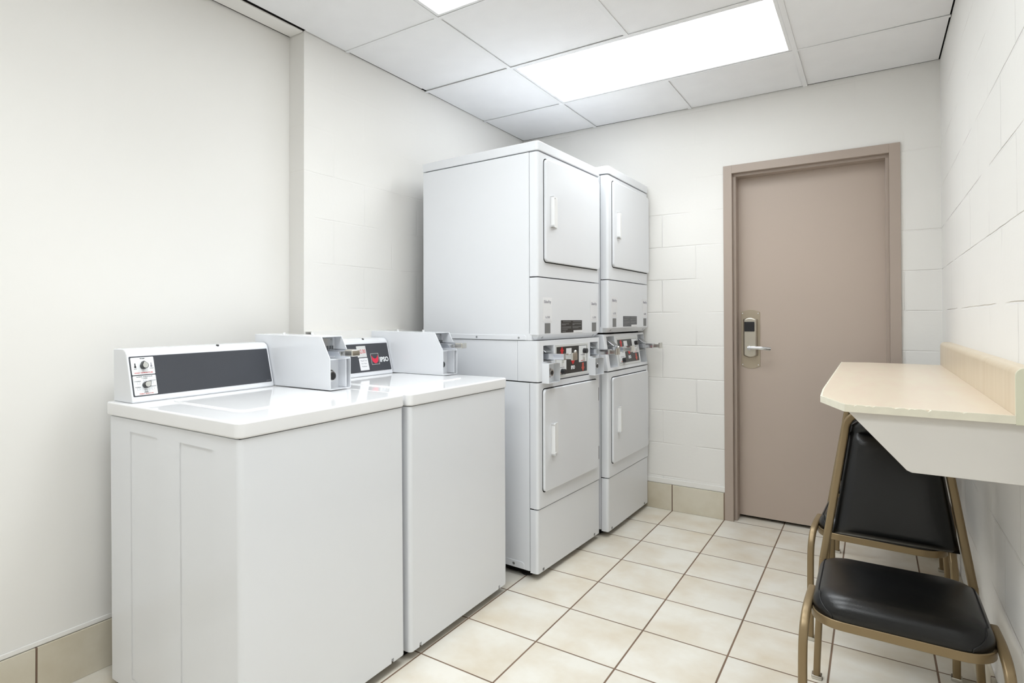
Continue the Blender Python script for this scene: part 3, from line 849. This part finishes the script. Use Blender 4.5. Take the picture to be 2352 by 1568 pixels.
        if style == 'A':
            b = MB(); e0, e1 = (u0 - .012, u1 - .002) if u0 < .3 else (u0 - .012, u1 - .002); X1 = .036; t = .003
            q0, q1 = .890, .981
            b.box(-.002, X1, e0, e0 + t, q0, q1, .001); b.box(-.002, X1, e1 - t, e1, q0, q1, .001)
            b.box(-.002, X1, e0 + t, e1 - t, q1 - t, q1, .0005); b.box(-.002, X1, e0 + t, e1 - t, q0, q0 + t, .0005)
            b.box(.001, .004, e0 + t, e1 - t, q0, q1)
            bx = b.build('coin_box', M['white'], cb)
            lx, lz, ly = .004, .936, (e0 + e1) / 2
        else:
            b = MB(); b.box(-.058, -.02, u0 - .010, u1 + .002, zc - .030, zc - .027)
            bx = b.build('coin_shelf', M['grey_enamel'], cb)
            lx, lz, ly = -.059, .950, (u0 + u1) / 2
        b = MB(); b.cyl((lx, ly, lz), (1, 0, 0), .022, .008, 24, .001); b.cyl((lx + .008, ly, lz), (1, 0, 0), .017, .010, 20, .002)
        lk = b.build('box_lock', M['chrome'], cb)
        b = MB(); b.cyl((lx + .0175, ly, lz), (1, 0, 0), .010, .002, 18); b.build('lock_core', M['knob'], bx)
    # stickers on the middle panel
    z_ = L
    b = MB(); b.box(.220, .446, 1.118 + z_, 1.178 + z_, 0, .0006, 0, 1, FRONT(0.0002, 0, 0), M['black'] if style == 'A' else M['fascia'])
    rows = [(.08, .45, .86), (.55, .95, .86), (.03, .36, .68), (.53, .95, .68), (.03, .22, .60), (.53, .62, .60), (.03, .46, .44), (.53, .95, .44), (.03, .46, .34), (.53, .82, .34), (.03, .30, .22), (.05, .22, .08)]
    for (a0, a1, v) in rows:
        b.box(.220 + .226 * a0, .220 + .226 * a1, 1.118 + z_ + .06 * v, 1.118 + z_ + .06 * v + .0028, 0, .0003, 0, 1, FRONT(.0009, 0, 0), M['grey_sticker'])
    b.box(.350, .448, 1.1165 + z_, 1.128 + z_, 0, .0004, 0, 1, FRONT(.0010, 0, 0), M['paper'])
    b.build('instruction_sticker', None, mid, wn=False)
    for (cu, sg) in ((.088, 'l'), (.590, 'r')):
        b = MB(); b.box(cu - .026, cu + .026, 1.118 + z_, 1.165 + z_, 0, .0006, 0, 1, FRONT(.0002, 0, 0), M['grey_sticker'])
        b.build('grey_sticker', None, mid, wn=False)
        b = MB()
        b.box(cu - .044, cu + .044, 1.172 + z_, 1.284 + z_, 0, .0003, 0, 1, FRONT(.0002, 0, 0), M['paper'])
        b.text('ShinePay', .0195, FRONT(.0008, cu, 1.264 + z_), M['grey_ink'], bold=.0003, sx=.95)
        b.text('1x3380' if style == 'A' else '1x3382', .0155, FRONT(.0008, cu, 1.192 + z_), M['grey_ink'], sx=.95)
        b.box(cu - .036, cu + .036, 1.179 + z_, 1.1797 + z_, 0, .0003, 0, 1, FRONT(.0005, 0, 0), M['grey_ink'])
        b.build('payment_sticker', None, mid, wn=False)
    return r

D1 = dryer((-.238, .478), -2.5, .663, 0.0, 'tall white stacked dryer next to the washers, with boxes under its chrome coin slides', 'A')
D2 = dryer((-.172, 1.169), -1.0, .649, .022, 'tall white stacked dryer in the corner by the door wall, with a tilted control panel', 'B')

# ------------------------------------------------------------------ wall shelf
sh = empty('wall_counter', (XR, .60, .97)); tag(sh, 'long beige laminate wall counter with chipped edge and upright back strip', 'counter')
def pw(b, name, m, par=None):
    o = b.build(name, m); return put(o, sh)
SZ = .979; ST_ = .016
yn, yfar = -.225, 1.42
outline = [(1.254, yn), (1.254, yfar), (.99, yfar + .015), (.886, yfar - .02), (.888, .10), (.893, -.07), (.952, yn)]
b = MB(); b.prism(outline, SZ - ST_, SZ, .0012, 2)
pw(b, 'countertop', M['shelf'])
# chipped edge band: strip just outside the board, slightly ragged top
b = MB()
path = [Vector((x, y, 0)) for x, y in ((1.254, yn), (.952, yn), (.893, -.07), (.888, .10), (.886, yfar - .02))]
pts = []
for a, c in zip(path[:-1], path[1:]):
    n = max(2, int((c - a).length / .006))
    for k in range(n): pts.append(a.lerp(c, k / n))
pts.append(path[-1])
vs = []; fs = []
for i, p in enumerate(pts):
    dv = (pts[min(i+1, len(pts)-1)] - pts[max(i-1, 0)]).normalized(); nrm = Vector((-dv.y, dv.x, 0))
    if nrm.dot(Vector((1.1, .5, 0)) - p) > 0: nrm = -nrm
    q = p + nrm * .0016
    near_corner = abs(i - 62) < 50
    top = SZ + .0006 - (max(0, random.gauss(0, .0016)) if near_corner else max(0, random.gauss(0, .0003)))
    inn = p - nrm * (.002 + (abs(random.gauss(0, .0013)) if near_corner else .0003))
    vs += [(q.x, q.y, SZ - ST_ - .001), (q.x, q.y, top), (inn.x, inn.y, SZ + .0004), (inn.x, inn.y, SZ - ST_ - .001)]
    if i:
        o = 4 * (i - 1)
        for k in range(4): fs.append((o + k, o + (k+1) % 4, o + 4 + (k+1) % 4, o + 4 + k))
fs.append((0, 1, 2, 3)); o = 4 * (len(pts) - 1); fs.append((o+3, o+2, o+1, o))
b.raw(vs, fs)
pw(b, 'edge_band', M['edge'])
# upright back strip with a rolled top
def roll(x0, x1, z0, z1):
    r_ = .016
    p = [(x1, z0), (x0, z0), (x0, z1 - r_)]
    for k in range(1, 7):
        a = PI - k * PI / 2 / 6; p.append((x0 + r_ + r_ * math.cos(a), z1 - r_ + r_ * math.sin(a)))
    p.append((x1, z1)); return p
b = MB(); b.prism(roll(1.254, 1.2895, SZ - ST_ - .002, 1.079), yn + .003, 1.47, .0008, 1, SIDE)
pw(b, 'back_strip', M['splash'])
b = MB(); b.prism(roll(1.2535, 1.2895, SZ - ST_ - .003, 1.080), yn - .001, yn + .003, .0006, 1, SIDE)
ec = pw(b, 'end_cap', M['endcap'])
for yb in (yn + .012, .60, 1.33):
    b = MB(); b.prism([(.958, SZ - ST_ - .002), (1.2885, SZ - ST_ - .002), (1.2885, .832), (1.079, .832), (1.070, .836)], yb, yb + .019, .001, 1, SIDE)
    pw(b, 'bracket', M['bracket'])
b = MB(); b.box(1.270, 1.2885, yn + .033, 1.32, .91, SZ - ST_ - .003, .001); pw(b, 'wall_cleat', M['bracket'])

# ------------------------------------------------------------------ chairs
def sq(w, h, n=3):
    r_ = min(w, h) * .32
    return rrect(-w/2, w/2, -h/2, h/2, r_, n)
def smooth(P, n=4):
    """Catmull-Rom through P"""
    V = [Vector(p) for p in P]; out = []
    for i in range(len(V) - 1):
        a, b_, c, d = V[max(i-1, 0)], V[i], V[i+1], V[min(i+2, len(V)-1)]
        for k in range(n):
            t = k / n
            out.append(.5 * ((2*b_) + (c - a) * t + (2*a - 5*b_ + 4*c - d) * t*t + (3*b_ - a - 3*c + d) * t**3))
    out.append(V[-1]); return out

def make_chair(label):
    r = empty('stacking_chair'); tag(r, label, 'chair', 'black vinyl chairs under the wall counter')
    UPX = Vector((1, 0, 0))
    yb = lambda z: .205 + .080 * (z - .40) / .445
    hw = lambda z: .186 - .065 * (z - .40) / .445
    for s in (-1, 1):
        b = MB()
        b.sweep(smooth([(s*.208, -.235, .012), (s*.207, -.235, .18), (s*.206, -.235, .300), (s*.2045, -.226, .352), (s*.202, -.195, .388), (s*.199, -.13, .404), (s*.196, -.05, .406)]), sq(.0215, .019), up=UPX)
        b.build('leg', M['gold'], r)
        b = MB()
        b.sweep(smooth([(s*.208, .240, .012), (s*.203, .224, .12), (s*.195, .210, .27), (s*.186, .205, .41)]), sq(.020, .022), up=UPX)
        b.build('leg', M['gold'], r)
        for (x, y) in ((s*.208, -.235), (s*.208, .240)):
            b = MB(); b.box(x - .015, x + .015, y - .014, y + .016, 0, .013, .003); b.build('glide', M['brass'], r)
    # back hoop
    L_ = [(-hw(z), yb(z), z) for z in (.405, .5, .6, .7, .79)]
    R_ = [(-x, y, z) for x, y, z in L_][::-1]
    hoop = smooth(L_ + [(-.120, yb(.84), .842), (-.092, yb(.868), .872), (-.045, yb(.88), .884), (0, yb(.885), .886), (.045, yb(.88), .884), (.092, yb(.868), .872), (.120, yb(.84), .842)] + R_)
    b = MB(); t = bmesh.new(); sec = sq(.022, .019); rings = []
    for i, p in enumerate(hoop):
        dv = (hoop[min(i+1, len(hoop)-1)] - hoop[max(i-1, 0)]).normalized()
        B = Vector((0, 1, 0)); B = (B - dv * B.dot(dv)).normalized(); A = B.cross(dv)
        rings.append([t.verts.new(p + A * a + B * c) for a, c in sec])
    for i in range(len(rings) - 1):
        for j in range(len(sec)): t.faces.new((rings[i][j], rings[i][(j+1) % len(sec)], rings[i+1][(j+1) % len(sec)], rings[i+1][j]))
    t.faces.new(rings[0][::-1]); t.faces.new(rings[-1])
    b.take(t); b.build('back_frame', M['gold'], r)
    # seat frame: flat band round the cushion plus side rails and stretchers
    out = rrect(-.192, .192, -.216, .185, (.075, .075, .03, .03), 8)
    b = MB(); t = bmesh.new(); n = len(out)
    inn = rrect(-.187, .187, -.211, .180, (.070, .070, .026, .026), 8)
    vs = [[t.verts.new((x, y, z)) for x, y in pp] for pp, z in ((out, .376), (out, .399), (inn, .399), (inn, .376))]
    for k in range(4):
        for i in range(n): t.faces.new((vs[k][i], vs[k][(i+1) % n], vs[(k+1) % 4][(i+1) % n], vs[(k+1) % 4][i]))
    b.take(t, .0012, 1)
    b.box(-.186, .186, .185, .205, .380, .400, .003)
    b.box(-.09, .09, -.02, .05, .371, .377, .001)
    b.build('seat_frame', M['gold'], r)
    # cushion
    def ring(grow, z, q=0.0):
        return [(x, y, z + q * (1 - (y + .25) / .43) ) for x, y in rrect(-.184 - grow, .184 + grow, -.209 - grow, .150 + grow, (.075 + grow * .5, .075 + grow * .5, .05, .05), 8)]
    lv = [(.001, .391), (.004, .398), (.006, .408)]
    for k in range(1, 9):
        th = k * PI / 16
        lv.append((.006 - .050 * (1 - math.cos(th)), .408 + .046 * math.sin(th)))
    lv += [(-.065, .4570), (-.095, .4595), (-.125, .4608), (-.150, .4612)]
    V = []; F = []; n = None
    for g, z in lv:
        if g > -.030: rg = ring(g, z)
        else:
            base = ring(-.03, z); f = (.184 + g) / .154
            rg = [(x * f, -.030 + (y + .030) * f, z) for x, y, _ in base]
        n = len(rg); V += rg
    for k in range(len(lv) - 1):
        for i in range(n): F.append((k*n + i, k*n + (i+1) % n, (k+1)*n + (i+1) % n, (k+1)*n + i))
    F.append(tuple(range(n))[::-1]); F.append(tuple(range((len(lv)-1)*n, len(lv)*n)))
    b = MB(); b.raw(V, F)
    seat = b.build('seat', M['vinyl'], r, angle=80, wn=False)
    RG = [[Vector(p) for p in ring(g, z)] for g, z in lv[:8]]
    lft = [RG[6][33], RG[6][34], RG[6][35], RG[6][35].lerp(RG[6][0], .5), RG[6][0], RG[6][1], RG[6][2], RG[5][3], RG[4][4], RG[3][5], RG[2][6], RG[1][6]]
    for s_ in (1, -1):
        pth = [Vector((p.x * s_, p.y, p.z)) for p in lft]
        b = MB(); b.sweep(smooth(pth, 4), [(.0021 * math.cos(a), .0021 * math.sin(a)) for a in [k * PI / 3 for k in range(6)]], up=Vector((0, 0, 1)))
        b.build('piping', M['piping'], seat)
    # back pad
    nz, nx = 30, 16
    V = []; F = []
    for side in (0, 1):
        for i in range(nz + 1):
            z = .492 + (.862 - .492) * i / nz
            w_ = hw(z) - .014 - (.05 * max(0, (z - .835) / .03) ** 2)
            ez = min(1, i / nz / .05, (1 - i / nz) / .03)
            for j in range(nx + 1):
                a = -1 + 2 * j / nx
                e = (max(0, 1 - abs(a) ** 5)) ** .6 * math.sqrt(max(0, min(1, ez)))
                y = yb(z)
                if side == 0:
                    bul = .040 * e * (0.75 + .25 * math.sin(PI * i / nz))
                    bul -= .020 * e * math.exp(-((z - .812) / .010) ** 2)
                    y -= bul - .004
                else: y += .006 + .006 * e
                V.append((a * w_, y, z))
    N = (nz + 1) * (nx + 1)
    for i in range(nz):
        for j in range(nx):
            a = i * (nx + 1) + j
            F.append((a, a + 1, a + nx + 2, a + nx + 1)); F.append((N + a, N + a + nx + 1, N + a + nx + 2, N + a + 1))
    for i in range(nz):
        for j in (0, nx):
            a = i * (nx + 1) + j; F.append((a, a + nx + 1, N + a + nx + 1, N + a))
    for j in range(nx):
        for i in (0, nz):
            a = i * (nx + 1) + j; F.append((a, a + 1, N + a + 1, N + a))
    b = MB(); b.raw(V, F); b.build('backrest', M['vinyl'], r, angle=60, wn=False)
    return r

ch = make_chair('black vinyl chair with gold frame, nearest the camera, seat in full view')
spots = [(1.056, .125, 0.0, None),
         (1.030, .850, -2.8, 'second black vinyl chair from the camera, half hidden behind the nearest chair'),
         (1.060, 1.398, 0.3, 'black vinyl chair farthest under the counter, only its feet and a bit of frame showing')]
for i, (x, y, a, lab) in enumerate(spots):
    c = ch if i == 0 else copy_tree(ch)
    c.location = (x, y, 0); c.rotation_euler = (0, 0, math.radians(a))
    if lab: c['label'] = lab

# ------------------------------------------------------------------ camera, world, view
cam = bpy.data.cameras.new('camera'); co = bpy.data.objects.new('camera', cam); COL.objects.link(co)
yaw, pitch, roll_ = 0.6054, 0.0089, -0.0018
f = Vector((-math.sin(yaw) * math.cos(pitch), math.cos(yaw) * math.cos(pitch), math.sin(pitch)))
rt = Vector((math.cos(yaw), math.sin(yaw), 0)); u = rt.cross(f)
r2 = rt * math.cos(roll_) + u * math.sin(roll_); u2 = -rt * math.sin(roll_) + u * math.cos(roll_)
m = Matrix.Identity(4)
for i, c in enumerate((r2, u2, -f)):
    for k in range(3): m[k][i] = c[k]
m.translation = (1.0085, -1.9056, 1.185)
co.matrix_world = m
cam.sensor_fit = 'HORIZONTAL'; cam.sensor_width = 36.0
cam.lens = 36.0 * 1355.55 / 2352
cam.shift_x = 108.98 / 2352; cam.shift_y = -63.72 / 2352
cam.clip_start = 0.02; cam.clip_end = 50
SC.camera = co

wd = bpy.data.worlds.new('world'); SC.world = wd; wd.use_nodes = True
bg = wd.node_tree.nodes['Background']; bg.inputs['Color'].default_value = (0.02, 0.02, 0.02, 1); bg.inputs['Strength'].default_value = 0.0

vs_ = SC.view_settings
vs_.view_transform = 'Standard'; vs_.look = 'None'; vs_.gamma = 1.0; vs_.use_curve_mapping = False
vs_.exposure = -0.11
